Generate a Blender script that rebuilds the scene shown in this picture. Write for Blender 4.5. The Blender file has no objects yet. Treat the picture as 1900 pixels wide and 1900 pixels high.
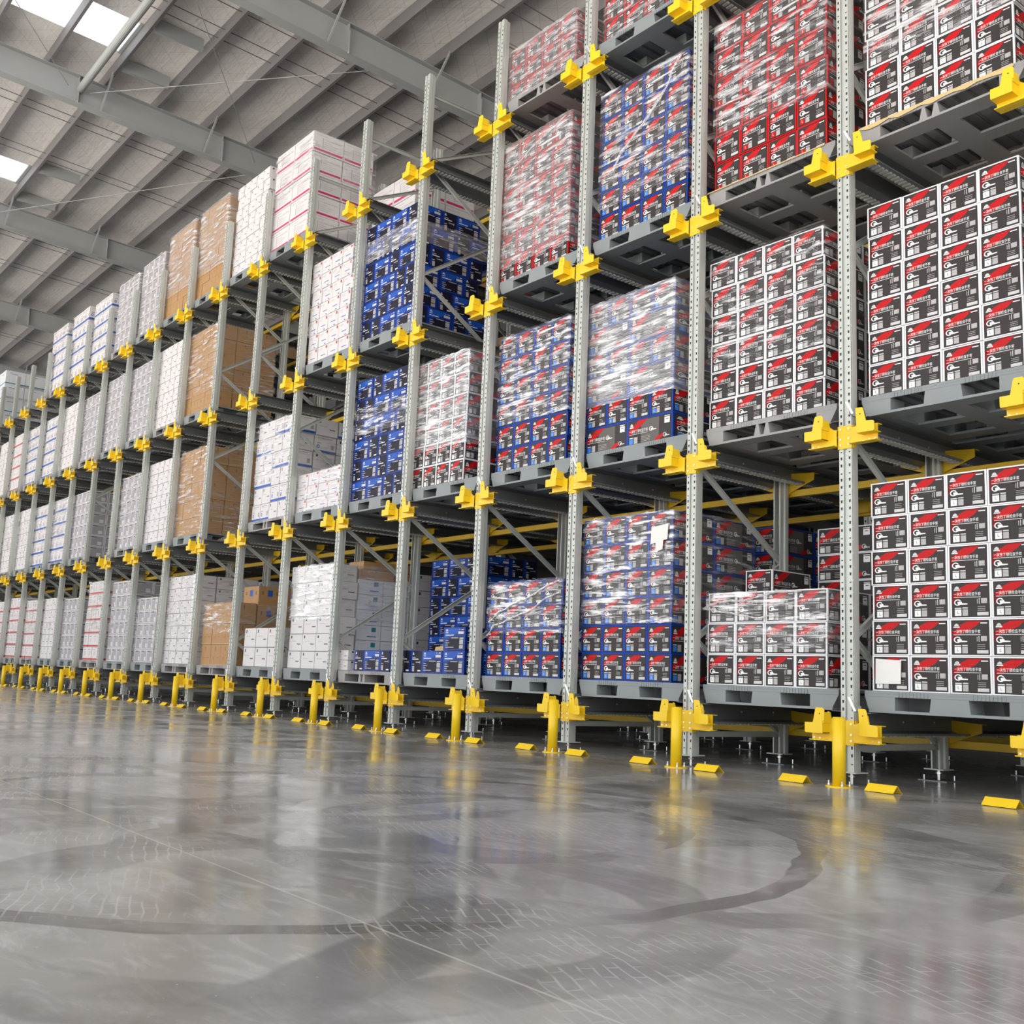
import bpy, math, random
from mathutils import Matrix, Vector
random.seed(7)
SC = bpy.context.scene
COL = SC.collection

# ------------------------------------------------------------------ materials
def mat(name, col, rough=.5, metal=0., nscale=0, namt=.12, bump=0., bscale=30, spec=.5, stretch=(1, 1, 1), trans=0.):
    m = bpy.data.materials.new(name); m.use_nodes = True
    nt = m.node_tree; b = nt.nodes['Principled BSDF']
    b.inputs['Base Color'].default_value = (*col, 1); b.inputs['Roughness'].default_value = rough
    b.inputs['Metallic'].default_value = metal; b.inputs['Specular IOR Level'].default_value = spec
    if nscale or bump:
        tc = nt.nodes.new('ShaderNodeTexCoord'); mp = nt.nodes.new('ShaderNodeMapping')
        mp.inputs['Scale'].default_value = stretch
        nt.links.new(tc.outputs['Object'], mp.inputs['Vector'])
    if nscale:
        n = nt.nodes.new('ShaderNodeTexNoise'); n.inputs['Scale'].default_value = nscale; n.inputs['Detail'].default_value = 3
        nt.links.new(mp.outputs[0], n.inputs['Vector'])
        mx = nt.nodes.new('ShaderNodeMix'); mx.data_type = 'RGBA'
        mx.inputs[6].default_value = (*[c * (1 - namt) for c in col], 1)
        mx.inputs[7].default_value = (*[min(1, c * (1 + namt)) for c in col], 1)
        nt.links.new(n.outputs[0], mx.inputs[0]); nt.links.new(mx.outputs[2], b.inputs['Base Color'])
    if bump:
        n2 = nt.nodes.new('ShaderNodeTexNoise'); n2.inputs['Scale'].default_value = bscale
        nt.links.new(mp.outputs[0], n2.inputs['Vector'])
        bp = nt.nodes.new('ShaderNodeBump'); bp.inputs['Strength'].default_value = bump; bp.inputs['Distance'].default_value = .02
        nt.links.new(n2.outputs[0], bp.inputs['Height']); nt.links.new(bp.outputs[0], b.inputs['Normal'])
    return m

M = {}
def dm(k, *a, **kw): M[k] = mat(k, *a, **kw)
dm('galv', (.50, .515, .475), .42, .25, 6, .08)
dm('galv_dark', (.20, .21, .21), .42, .45, 5, .15)
dm('galv_bright', (.75, .77, .78), .3, .5, 5, .08)
dm('hole', (.03, .03, .03), .8, 0, 20, .1)
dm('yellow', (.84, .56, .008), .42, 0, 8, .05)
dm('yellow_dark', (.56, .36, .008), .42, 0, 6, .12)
dm('bolt', (.72, .72, .70), .3, .8, 20, .1)
dm('pallet_grey', (.235, .26, .26), .5, 0, 4, .10)
dm('pallet_pale', (.31, .30, .29), .55, 0, 5, .14)
dm('pallet_dark', (.15, .155, .16), .55, 0, 5, .15)
dm('steel_grey', (.33, .345, .34), .5, 0, 2, .06)
dm('purlin', (.155, .15, .15), .6, .0, 2, .07)
dm('c_white', (.80, .80, .81), .5, 0, 3, .03, spec=.3)
dm('c_blue', (.004, .050, .36), .45, 0, 3, .08, spec=.25)
dm('c_red', (.48, .008, .010), .45, 0, 3, .08, spec=.25)
dm('panel', (.040, .034, .032), .45, 0, 2, .15, spec=.22)
dm('panel_wide', (.13, .115, .105), .45, 0, 2, .12, spec=.22)
dm('p_black', (.006, .005, .006), .5, 0, 4, .1, spec=.15)
dm('p_red', (.50, .007, .009), .45, 0, 4, .06, spec=.2)
dm('p_dred', (.17, .006, .009), .45, 0, 4, .06, spec=.2)
dm('p_white', (.82, .82, .80), .45, 0, 4, .03)
dm('p_grey', (.42, .40, .39), .45, 0, 30, .25)
dm('p_lgrey', (.58, .56, .55), .45, 0, 30, .15)
dm('p_sky', (.03, .22, .75), .4, 0, 4, .05)
dm('n_blue', (.006, .035, .23), .42, 0, 3, .1, spec=.25)
dm('n_lblue', (.012, .085, .42), .42, 0, 3, .1, spec=.25)
dm('n_dark', (.010, .009, .024), .45, 0, 3, .12, spec=.2)
dm('brown', (.40, .225, .09), .62, 0, 5, .07)
dm('brown_dk', (.22, .12, .05), .7, 0, 8, .1)
dm('tape', (.52, .34, .17), .25, 0, 8, .05)
dm('w_paper', (.66, .63, .62), .55, 0, 2, .03)
dm('w_cool', (.62, .64, .67), .55, 0, 2, .03)
dm('w_grey', (.34, .325, .345), .55, 0, 3, .06)
dm('seam', (.26, .25, .26), .7, 0, 9, .1)
dm('ink', (.05, .05, .07), .6, 0, 30, .1)
dm('ink_blue', (.015, .09, .38), .5, 0, 20, .1)
dm('ink_teal', (.02, .20, .24), .5, 0, 20, .1)
dm('ink_red', (.46, .045, .035), .5, 0, 20, .1)
dm('magenta', (.55, .02, .13), .5, 0, 20, .1)
dm('kraft', (.62, .46, .22), .6, 0, 6, .08)
dm('paper', (.80, .78, .74), .6, 0, 10, .03)
dm('wall_m', (.10, .10, .095), .7, 0, 2, .1)

# stretch film: clear, with wrinkles that catch the light
def film(name, base, gain, scale=(.9, .9, 6.5), thr=.52):
    m = bpy.data.materials.new(name); m.use_nodes = True; nt = m.node_tree; N = nt.nodes; L = nt.links
    N.remove(N['Principled BSDF']); out = N['Material Output']
    tc = N.new('ShaderNodeTexCoord'); mp = N.new('ShaderNodeMapping'); mp.inputs['Scale'].default_value = scale
    mp.inputs['Rotation'].default_value = (.22, -.20, .1)
    L.new(tc.outputs['Object'], mp.inputs['Vector'])
    n = N.new('ShaderNodeTexNoise'); n.inputs['Scale'].default_value = 3.2; n.inputs['Detail'].default_value = 3.2; n.inputs['Distortion'].default_value = .25; n.inputs['Roughness'].default_value = .62
    L.new(mp.outputs[0], n.inputs['Vector'])
    big = N.new('ShaderNodeTexNoise'); big.inputs['Scale'].default_value = 1.7; L.new(tc.outputs['Object'], big.inputs['Vector'])
    mr = N.new('ShaderNodeMapRange'); mr.inputs[1].default_value = thr; mr.inputs[2].default_value = thr + .16
    mr.inputs[3].default_value = 0; mr.inputs[4].default_value = 1; L.new(n.outputs[0], mr.inputs[0])
    mb = N.new('ShaderNodeMapRange'); mb.inputs[1].default_value = .38; mb.inputs[2].default_value = .62; mb.inputs[3].default_value = .25; mb.inputs[4].default_value = 1
    L.new(big.outputs[0], mb.inputs[0])
    mu = N.new('ShaderNodeMath'); mu.operation = 'MULTIPLY'; L.new(mr.outputs[0], mu.inputs[0]); L.new(mb.outputs[0], mu.inputs[1])
    ma = N.new('ShaderNodeMath'); ma.operation = 'MULTIPLY_ADD'; L.new(mu.outputs[0], ma.inputs[0]); ma.inputs[1].default_value = gain; ma.inputs[2].default_value = base
    tr = N.new('ShaderNodeBsdfTransparent')
    df = N.new('ShaderNodeBsdfDiffuse'); df.inputs[0].default_value = (.86, .84, .84, 1)
    gl = N.new('ShaderNodeBsdfGlossy'); gl.inputs['Roughness'].default_value = .16; gl.inputs[0].default_value = (1, 1, 1, 1)
    bp = N.new('ShaderNodeBump'); bp.inputs['Strength'].default_value = .5; bp.inputs['Distance'].default_value = .03
    L.new(n.outputs[0], bp.inputs['Height']); L.new(bp.outputs[0], gl.inputs['Normal'])
    m1 = N.new('ShaderNodeMixShader'); m1.inputs[0].default_value = .45; L.new(df.outputs[0], m1.inputs[1]); L.new(gl.outputs[0], m1.inputs[2])
    m2 = N.new('ShaderNodeMixShader'); L.new(ma.outputs[0], m2.inputs[0]); L.new(tr.outputs[0], m2.inputs[1]); L.new(m1.outputs[0], m2.inputs[2])
    L.new(m2.outputs[0], out.inputs[0]); M[name] = m
film('film_light', .03, .75, thr=.54)
film('film_heavy', .06, .90, thr=.50)
film('film_milky', .20, .80, thr=.48)
film('film_fold', .35, .6, (6, 6, 6), .45)

# ------------------------------------------------------------------ mesh helpers
class MB:
    def __init__(s): s.v = []; s.f = []; s.mi = []; s.mats = []
    def m(s, k):
        if k not in s.mats: s.mats.append(k)
        return s.mats.index(k)
    def face(s, pts, k):
        i = len(s.v); s.v += [tuple(p) for p in pts]; s.f.append(tuple(range(i, i + len(pts)))); s.mi.append(s.m(k))
    def hexa(s, p, k):   # p: 8 corners, 0-3 low ring ccw, 4-7 high ring
        i = len(s.v); s.v += [tuple(q) for q in p]
        for q in ((3, 2, 1, 0), (4, 5, 6, 7), (0, 1, 5, 4), (1, 2, 6, 5), (2, 3, 7, 6), (3, 0, 4, 7)):
            s.f.append(tuple(i + t for t in q)); s.mi.append(s.m(k))
    def box(s, x0, x1, y0, y1, z0, z1, k):
        s.hexa([(x0, y0, z0), (x1, y0, z0), (x1, y1, z0), (x0, y1, z0), (x0, y0, z1), (x1, y0, z1), (x1, y1, z1), (x0, y1, z1)], k)
    def bar(s, a, b, w, h, k, up=(0, 0, 1)):   # box section from a to b
        a = Vector(a); b = Vector(b); d = (b - a).normalized(); u = Vector(up)
        if abs(d.dot(u)) > .98: u = Vector((0, 1, 0))
        r = d.cross(u).normalized(); u = r.cross(d)
        c = [(-1, -1), (1, -1), (1, 1), (-1, 1)]
        s.hexa([a + r * x * w / 2 + u * y * h / 2 for x, y in c] + [b + r * x * w / 2 + u * y * h / 2 for x, y in c], k)
    def cyl(s, a, b, r, k, n=10, r2=None):
        a = Vector(a); b = Vector(b); d = (b - a).normalized(); u = Vector((0, 0, 1)) if abs(d.z) < .9 else Vector((1, 0, 0))
        x = d.cross(u).normalized(); y = d.cross(x); i = len(s.v); r2 = r if r2 is None else r2
        for c, q in ((a, r), (b, r2)):
            for j in range(n):
                t = 2 * math.pi * j / n; s.v.append(tuple(c + x * q * math.cos(t) + y * q * math.sin(t)))
        for j in range(n):
            s.f.append((i + j, i + (j + 1) % n, i + n + (j + 1) % n, i + n + j)); s.mi.append(s.m(k))
        s.f.append(tuple(i + j for j in reversed(range(n)))); s.mi.append(s.m(k))
        s.f.append(tuple(i + n + j for j in range(n))); s.mi.append(s.m(k))
    def prism(s, poly, axis, a, b, k):   # poly in the two other axes; extruded a..b along axis
        def P(p, t):
            return {'x': (t, p[0], p[1]), 'y': (p[0], t, p[1]), 'z': (p[0], p[1], t)}[axis]
        i = len(s.v); n = len(poly); s.v += [P(p, a) for p in poly] + [P(p, b) for p in poly]
        s.f.append(tuple(i + j for j in range(n))); s.mi.append(s.m(k))
        s.f.append(tuple(i + n + j for j in reversed(range(n)))); s.mi.append(s.m(k))
        for j in range(n):
            s.f.append((i + (j + 1) % n, i + j, i + n + j, i + n + (j + 1) % n)); s.mi.append(s.m(k))
    def ribbon(s, pts, t, axis, a, b, k):   # thin folded sheet: open polyline thickened by t and extruded
        for p, q in zip(pts, pts[1:]):
            d = Vector((q[0] - p[0], q[1] - p[1])).normalized(); n = Vector((-d.y, d.x)) * t
            e = d * t * .5
            s.prism([(p[0] - e.x, p[1] - e.y), (q[0] + e.x, q[1] + e.y), (q[0] + e.x + n.x, q[1] + e.y + n.y), (p[0] - e.x + n.x, p[1] - e.y + n.y)], axis, a, b, k)
    def build(s, name):
        me = bpy.data.meshes.new(name); me.from_pydata(s.v, [], s.f)
        for k in s.mats: me.materials.append(M[k])
        me.polygons.foreach_set('material_index', s.mi); me.update(); me.validate()
        bm_fix(me); return me
import bmesh
def bm_fix(me):
    bm = bmesh.new(); bm.from_mesh(me); bmesh.ops.recalc_face_normals(bm, faces=bm.faces); bm.to_mesh(me); bm.free()

def link(name, data, loc=(0, 0, 0), parent=None, rot=(0, 0, 0)):
    o = bpy.data.objects.new(name, data); COL.objects.link(o); o.location = loc; o.rotation_euler = rot
    if parent is not None: o.parent = parent
    return o
def tag(o, label=None, cat=None, group=None, kind=None):
    if label: o['label'] = label
    if cat: o['category'] = cat
    if group: o['group'] = group
    if kind: o['kind'] = kind
    return o
def dup(root, loc=None):
    def cp(o, par):
        c = o.copy(); COL.objects.link(c)
        if par is not None: c.parent = par
        for ch in kids.get(o, []): cp(ch, c)
        return c
    kids = {}
    for ch in root.children_recursive: kids.setdefault(ch.parent, []).append(ch)
    c = cp(root, None)
    if loc is not None: c.location = loc
    return c

ORD = ['zeroth', 'first', 'second', 'third', 'fourth', 'fifth', 'sixth', 'seventh', 'eighth', 'ninth', 'tenth', 'eleventh', 'twelfth', 'thirteenth', 'fourteenth', 'fifteenth', 'sixteenth', 'seventeenth', 'eighteenth', 'nineteenth', 'twentieth', 'twenty-first']
TIER = {1: 'lowest tier', 2: 'second tier', 3: 'third tier', 4: 'top tier'}
def bay_name(b): return ORD[b + 2] + ' bay'
PW = 1.4
def ZT(l): return .62 + 2.0 * (l - 1)       # pallet top
def ZC(l): return .265 + 2.0 * (l - 1)      # bracket collar bottom

# ------------------------------------------------------------------ printed artwork (flat decals on carton faces)
_tc = {}
def text_polys(s):
    if s in _tc: return _tc[s]
    c = bpy.data.curves.new('lettering', 'FONT'); c.body = s; c.resolution_u = 1
    o = bpy.data.objects.new('lettering', c); COL.objects.link(o)
    dg = bpy.context.evaluated_depsgraph_get(); dg.update(); e = o.evaluated_get(dg); me = e.to_mesh()
    V = [(v.co.x, v.co.y) for v in me.vertices]; F = [tuple(p.vertices) for p in me.polygons]
    e.to_mesh_clear(); bpy.data.objects.remove(o); bpy.data.curves.remove(c)
    xs = [v[0] for v in V]; ys = [v[1] for v in V]; x0, x1, y0, y1 = min(xs), max(xs), min(ys), max(ys)
    _tc[s] = [[((V[i][0] - x0) / (x1 - x0), 1 - (V[i][1] - y0) / (y1 - y0)) for i in f] for f in F]
    return _tc[s]
class Face:
    """Draws in fractions of a rectangle on one side of a box: u from left, v from the TOP."""
    def __init__(s, mb, W, D, H, side, x0=0, y0=0, z0=0): s.mb = mb; s.W = W; s.D = D; s.H = H; s.side = side; s.o = (x0, y0, z0); s.lift = .0006
    def P(s, u, v):
        x, y, z = s.o; e = s.lift
        if s.side == 'front': return (x + u * s.W, y - e, z + (1 - v) * s.H)
        return (x + s.W + e, y + u * s.D, z + (1 - v) * s.H)
    def poly(s, pts, k, dl=0):
        s.lift += .00012; s.mb.face([s.P(*p) for p in pts], k)
    def rect(s, u0, v0, u1, v1, k): s.poly([(u0, v0), (u1, v0), (u1, v1), (u0, v1)], k)
    def sub(s, u0, v0, u1, v1):
        f = Face(s.mb, 1, 1, 1, s.side); p = s
        f.P = lambda u, v: (setattr(p, 'lift', f.lift), p.P(u0 + u * (u1 - u0), v0 + v * (v1 - v0)))[1]
        f.lift = p.lift; return f
    def text(s, t, u0, v0, u1, v1, k):
        s.lift += .00012
        for f in text_polys(t): s.mb.face([s.P(u0 + a * (u1 - u0), v0 + b * (v1 - v0)) for a, b in f], k)
    def ring(s, cu, cv, ru, rv, w, k, a0=0, a1=360, n=14):
        s.lift += .00012
        for j in range(n):
            a = math.radians(a0 + (a1 - a0) * j / n); b = math.radians(a0 + (a1 - a0) * (j + 1) / n)
            s.mb.face([s.P(cu + ru * q * math.cos(t), cv - rv * q * math.sin(t)) for t, q in ((a, 1), (b, 1), (b, 1 - w), (a, 1 - w))], k)

TITLE = '\u4e00\u6b21\u6027\u4e01\u8148\u68c0\u67e5\u624b\u5957'
def logo(f, u, v, w, h, k='p_lgrey'):
    f.poly([(u + w * a, v + h * b) for a, b in ((.08, .7), (.2, .25), (.5, 0), (.78, .22), (.92, .7))], k)
    f.rect(u, v + h * .78, u + w, v + h, 'p_white')
def glove_icon(f, u, v, w, h, k='p_white'):
    f.ring(u + w * .28, v + h * .5, w * .27, h * .48, .32, k, 30, 330)
    f.poly([(u + w * .25, v + h * .42), (u + w * .55, v + h * .35), (u + w * .62, v + h * .62), (u + w, v + h * .66), (u + w, v + h * .82), (u + w * .3, v + h * .86)], k)
def tool_end(f0, edge, lite=False):
    f = f0.sub(.055, .05, .945, .955)
    f.rect(-.012, -.014, 1.012, 1.014, 'p_black'); f.rect(0, 0, 1, 1, 'panel')
    f.poly([(0, .30), (.10, .24), (.13, .40), (.06, .56), (0, .66)], 'p_dred')
    f.poly([(.36, .03), (.44, 0), (.95, 0), (.80, .03)], 'p_dred')
    f.poly([(.04, .37), (.22, .14), (.42, .03), (.79, .02), (.66, .17), (.40, .33), (.10, .44)], 'p_red')
    logo(f, .05, .08, .17, .13)
    f.rect(.78, .06, .965, .09, 'p_white')
    if lite: f.rect(.06, .29, .78, .36, 'p_lgrey')
    else: f.text(TITLE, .05, .27, .78, .375, 'p_white')
    f.rect(.05, .41, .78, .43, 'p_lgrey')
    glove_icon(f, .05, .47, .37, .20)
    lab = 'p_white' if edge == 'c_white' else ('p_sky' if edge == 'c_blue' else 'p_red')
    f.rect(.07, .73, .25, .755, 'p_white'); f.rect(.07, .78, .25, .97, lab)
    if not lite: f.text('L', .14, .82, .18, .91, 'ink' if edge == 'c_white' else 'p_white')
    f.rect(.28, .72, .43, .755, 'p_lgrey'); f.rect(.28, .78, .43, .97, 'p_grey')
    f.rect(.68, .48, .70, .62, 'p_grey'); f.rect(.73, .46, .75, .63, 'p_lgrey'); f.rect(.79, .46, .95, .61, 'p_grey')
    for i in range(3): f.rect(.69, .70 + .055 * i, .90, .715 + .055 * i, 'p_grey')
    f.rect(.68, .87, .98, .97, 'p_lgrey')
def tool_side(f0, edge, lite=False):
    f = f0.sub(.03, .05, .97, .955)
    f.rect(-.006, -.014, 1.006, 1.014, 'p_black'); f.rect(0, 0, 1, 1, 'panel'); f.rect(.30, .02, .72, .98, 'panel_wide' if edge == 'c_blue' else 'panel')
    f.poly([(0, .40), (.12, .20), (.25, 0), (.46, 0), (.34, .20), (.17, .44), (0, .60)], 'p_red')
    logo(f, .025, .10, .09, .20)
    if lite: f.rect(.03, .42, .46, .50, 'p_lgrey')
    else: f.text(TITLE, .02, .38, .46, .52, 'p_white')
    f.rect(.02, .56, .46, .58, 'p_lgrey')
    glove_icon(f, .49, .36, .17, .20)
    lab = 'p_white' if edge == 'c_white' else ('p_sky' if edge == 'c_blue' else 'p_red')
    f.rect(.02, .70, .11, .73, 'p_white'); f.rect(.02, .76, .11, .97, lab); f.rect(.13, .70, .22, .97, 'p_grey')
    for i in range(4): f.rect(.30, .72 + .065 * i, .52, .735 + .065 * i, 'p_grey')
    f.rect(.85, .05, .97, .08, 'p_white'); f.rect(.85, .11, .97, .36, 'p_white'); f.rect(.88, .18, .94, .21, 'ink')
    f.poly([(.60, 1), (.70, .82), (.82, .74), (.84, .86), (.72, 1)], 'p_red'); glove_icon(f, .82, .72, .15, .2, 'p_lgrey')
def navy_a(f0):
    f = f0.sub(.05, .03, .97, .98)
    f.rect(0, 0, 1, 1, 'n_blue'); f.poly([(0, .02), (.75, .02), (.60, .26), (.30, .40), (0, .46)], 'n_lblue')
    f.poly([(.12, .55), (.40, .40), (.84, .40), (.84, .92), (.20, .98)], 'n_dark')
    logo(f, .05, .05, .12, .10, 'p_lgrey'); f.rect(.05, .20, .18, .235, 'p_lgrey')
    f.rect(.05, .31, .46, .345, 'p_white'); f.rect(.34, .43, .70, .47, 'p_grey')
    f.rect(.70, .05, .80, .11, 'p_sky'); f.rect(.84, .06, .94, .09, 'p_white'); f.rect(.68, .16, .95, .28, 'p_lgrey')
    f.rect(.76, .45, .95, .48, 'p_white'); f.rect(.76, .52, .94, .74, 'p_grey'); f.rect(.76, .78, .94, .93, 'p_grey')
    for i in range(4): f.rect(.06, .56 + .10 * i, .06 + (.15, .20, .13, .42)[i], .585 + .10 * i, 'p_lgrey')
def navy_b(f0):
    f = f0.sub(.03, .02, .97, .98)
    f.rect(0, 0, 1, 1, 'n_dark'); f.poly([(0, 0), (.2, 0), (.12, .8), (0, 1)], 'n_blue')
    logo(f, .12, .06, .16, .12, 'p_lgrey'); f.rect(.12, .28, .42, .305, 'p_lgrey'); f.rect(.12, .36, .70, .40, 'p_white')
    f.rect(.45, .50, .80, .54, 'p_grey'); f.rect(.82, .47, .88, .57, 'p_grey'); f.rect(.12, .60, .32, .63, 'p_lgrey'); f.rect(.14, .70, .34, .95, 'p_grey')
    f.rect(.66, .88, .94, .94, 'p_white')
def art_brown(f, i=0):
    f.rect(.982, 0, 1, 1, 'brown_dk'); f.rect(0, 0, 1, .015, 'brown_dk')
    f.rect(.0, .47, 1, .49, 'brown_dk') if i == 1 else None
    f.rect(.42, .10, .47, .30, 'brown_dk'); f.rect(.2, .62, .4, .64, 'brown_dk'); f.rect(.2, .68, .34, .695, 'brown_dk'); f.rect(.6, .62, .85, .64, 'brown_dk')
    f.rect(0, .96, 1, .985, 'tape')
def art_brown_blue(f):
    f.rect(.40, .18, .62, .50, 'ink_blue'); f.rect(.14, .24, .22, .42, 'brown_dk'); f.rect(.78, .24, .86, .42, 'brown_dk'); f.rect(0, .95, 1, .985, 'tape')
def art_redmark(f):
    f.rect(0, .975, 1, 1, 'seam'); f.rect(.978, 0, 1, 1, 'seam')
    f.rect(.76, .06, .90, .24, 'ink_red'); f.rect(.30, .60, .74, .645, 'ink_blue'); f.rect(.10, .16, .45, .18, 'w_grey'); f.rect(.10, .24, .40, .255, 'w_grey'); f.rect(.58, .86, .72, .92, 'ink_blue')
def art_blueband(f):
    f.rect(0, .98, 1, 1, 'seam'); f.rect(.98, 0, 1, 1, 'seam')
    f.rect(0, .83, 1, .97, 'ink_blue'); f.rect(.14, .10, .80, .12, 'ink'); f.rect(.14, .20, .60, .215, 'w_grey'); f.ring(.18, .62, .07, .11, .5, 'ink_blue'); f.rect(.76, .45, .90, .72, 'w_grey'); f.rect(.12, .40, .32, .43, 'ink')
def art_magenta(f):
    f.rect(0, .98, 1, 1, 'ink'); f.rect(.99, 0, 1, 1, 'w_grey'); f.rect(.03, .80, .97, .90, 'magenta'); f.rect(.06, .12, .50, .135, 'w_grey')
    f.rect(.30, .22, .32, .75, 'w_grey'); f.text('0123456789', .35, .24, .92, .31, 'w_grey')
    for i in range(4): f.rect(.35, .40 + .09 * i, .6 + .07 * ((i * 7) % 4), .415 + .09 * i, 'w_grey')
def art_greypanel(f):
    f.rect(0, .975, 1, 1, 'seam'); f.rect(.06, .07, .94, .93, 'w_grey'); f.rect(.14, .12, .58, .17, 'ink'); f.rect(.62, .55, .86, .85, 'w_paper'); f.rect(.14, .24, .40, .27, 'w_paper')
def art_dash(f):
    f.rect(.12, .08, .20, .24, 'ink'); f.rect(.60, .55, .86, .60, 'ink'); f.rect(.12, .40, .50, .42, 'w_grey'); f.rect(0, .968, 1, 1, 'seam'); f.rect(.975, 0, 1, 1, 'seam')
def art_green(f):
    f.rect(.62, .12, .80, .42, 'ink_teal'); f.rect(.45, .70, .82, .76, 'ink_blue'); f.rect(.1, .2, .4, .22, 'w_grey'); f.rect(0, .97, 1, 1, 'w_grey')
def art_redband(f):
    f.rect(0, .98, 1, 1, 'seam'); f.rect(.975, 0, 1, 1, 'seam')
    f.rect(0, .82, 1, .95, 'ink_red'); f.rect(.2, .15, .6, .18, 'ink'); f.rect(.45, .30, .50, .62, 'ink')
def art_tealband(f):
    f.rect(0, .86, 1, .93, 'ink_teal'); f.rect(.2, .2, .6, .23, 'ink')

KINDS = {  # name: (object name, label head, body material, front art, side art)
 'white': ('white_edged_carton', 'white-edged carton', 'c_white', lambda f: tool_end(f, 'c_white'), lambda f: tool_side(f, 'c_white')),
 'blue': ('blue_edged_carton', 'blue-edged carton', 'c_blue', lambda f: tool_end(f, 'c_blue'), lambda f: tool_side(f, 'c_blue')),
 'red': ('red_edged_carton', 'red-edged carton', 'c_red', lambda f: tool_end(f, 'c_red'), lambda f: tool_side(f, 'c_red')),
 'navy': ('navy_carton', 'navy carton', 'n_blue', navy_a, navy_b),
 'navyb': ('navy_carton', 'dark-faced navy carton', 'n_blue', navy_b, navy_a),
 'brown': ('brown_carton', 'brown carton', 'brown', art_brown, art_brown),
 'brownblue': ('blue_square_brown_carton', 'blue-square brown carton', 'brown', art_brown_blue, art_brown_blue),
 'redmark': ('red_cornered_carton', 'red-cornered carton', 'w_paper', art_redmark, art_redmark),
 'blueband': ('blue_banded_carton', 'blue-banded carton', 'w_paper', art_blueband, art_blueband),
 'magenta': ('pink_striped_carton', 'pink-striped carton', 'w_paper', art_magenta, art_magenta),
 'greypanel': ('grey_panelled_carton', 'grey-panelled carton', 'w_paper', art_greypanel, art_greypanel),
 'dash': ('white_carton', 'plain white carton', 'w_paper', art_dash, art_dash),
 'green': ('green_marked_carton', 'green-marked carton', 'w_cool', art_green, art_green),
 'redband': ('red_banded_carton', 'red-banded carton', 'w_paper', art_redband, art_redband),
 'teal': ('teal_banded_carton', 'teal-banded carton', 'w_cool', art_tealband, art_tealband),
}
_cm = {}
def carton_mesh(kind, W, D, H, swap=False):
    """swap: the wide side panel faces the aisle"""
    key = (kind, round(W, 3), round(D, 3), round(H, 3), swap)
    if key in _cm: return _cm[key]
    nm, _, body, fa, sa = KINDS[kind]; mb = MB(); mb.box(0, W, 0, D, 0, H, body)
    a, b = (sa, fa) if swap else (fa, sa)
    a(Face(mb, W, D, H, 'front')); b(Face(mb, W, D, H, 'side'))
    me = bpy.data.meshes.new(nm); me.from_pydata(mb.v, [], mb.f)
    for k in mb.mats: me.materials.append(M[k])
    me.polygons.foreach_set('material_index', mb.mi); me.update(); _cm[key] = me
    return me
COUNT = {}; SPILL = {}
CAP = 300
def carton(kind, x, y, z, W, D, H, label, group=None, swap=False):
    g = .0035; nm = KINDS[kind][0]
    me = carton_mesh(kind, W - g, D - g, H - .0025, swap)
    if COUNT.get(nm, 0) >= CAP:
        SPILL.setdefault(nm, []).append((me, (x + g / 2, y, z))); return
    COUNT[nm] = COUNT.get(nm, 0) + 1
    o = link(nm, me, (x + g / 2, y, z)); tag(o, label, 'carton', group)
    return o

def where(l, b, rear=False): return (f'rear load of {TIER[l]}' if rear else TIER[l]) + ', ' + bay_name(b) + ('' if rear else ' from near end')
def load(b, l, kind, cols=4, rows=6, h=.233, w=None, xr=None, cd=.52, nside=None, y0=.12, rear=False, mix=None, jit=.006, skip=(), toprow=None):
    """One pallet load: a front sheet of cartons and the ones behind its near corner."""
    XR = -PW * b - (.22 if xr is None else xr)
    Wt = 1.08 if w is None else w
    cw = Wt / cols; z = ZT(l); nside = int(1.04 / cd + .5) if nside is None else nside
    for r in range(rows):
        dx = random.uniform(-jit, jit) * (1 + r * .25)
        seq = None
        kr = mix(r) if mix else None
        n = cols; wide = False
        if kr == 'wide': n = cols // 2; wide = True
        for c in range(n):
            if (r, c) in skip: continue
            W = Wt / n; k = kind
            if isinstance(kr, (list, tuple)): k = kr[c % len(kr)]
            D = cd if not wide else cd
            dy = random.uniform(0, .007)
            carton(k, XR - Wt + c * W + dx, y0 + dy, z + r * h, W, D - .008, h,
                   f'{KINDS[k][1]}, {ORD[r+1]} row up, {ORD[c+1]} column along, {where(l, b, rear)}' if not rear else f'{KINDS[k][1]}, {ORD[r+1]} up, {ORD[c+1]} along, {where(l, b, rear)}',
                   f'{KINDS[k][1]}s, {where(l, b, rear)}', swap=wide)
        if (r, n - 1) in skip: continue
        for s in range(1, nside):
            W = cw; k = kind
            if isinstance(kr, (list, tuple)): k = kr[(s + cols) % len(kr)]
            carton(k, XR - W + dx, y0 + s * cd, z + r * h, W, cd - .008, h,
                   f'{KINDS[k][1]}, {ORD[r+1]} up, {ORD[s]} behind front corner, {where(l, b, rear)}', f'{KINDS[k][1]}s, {where(l, b, rear)}')
    return XR, Wt, z, rows * h

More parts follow.
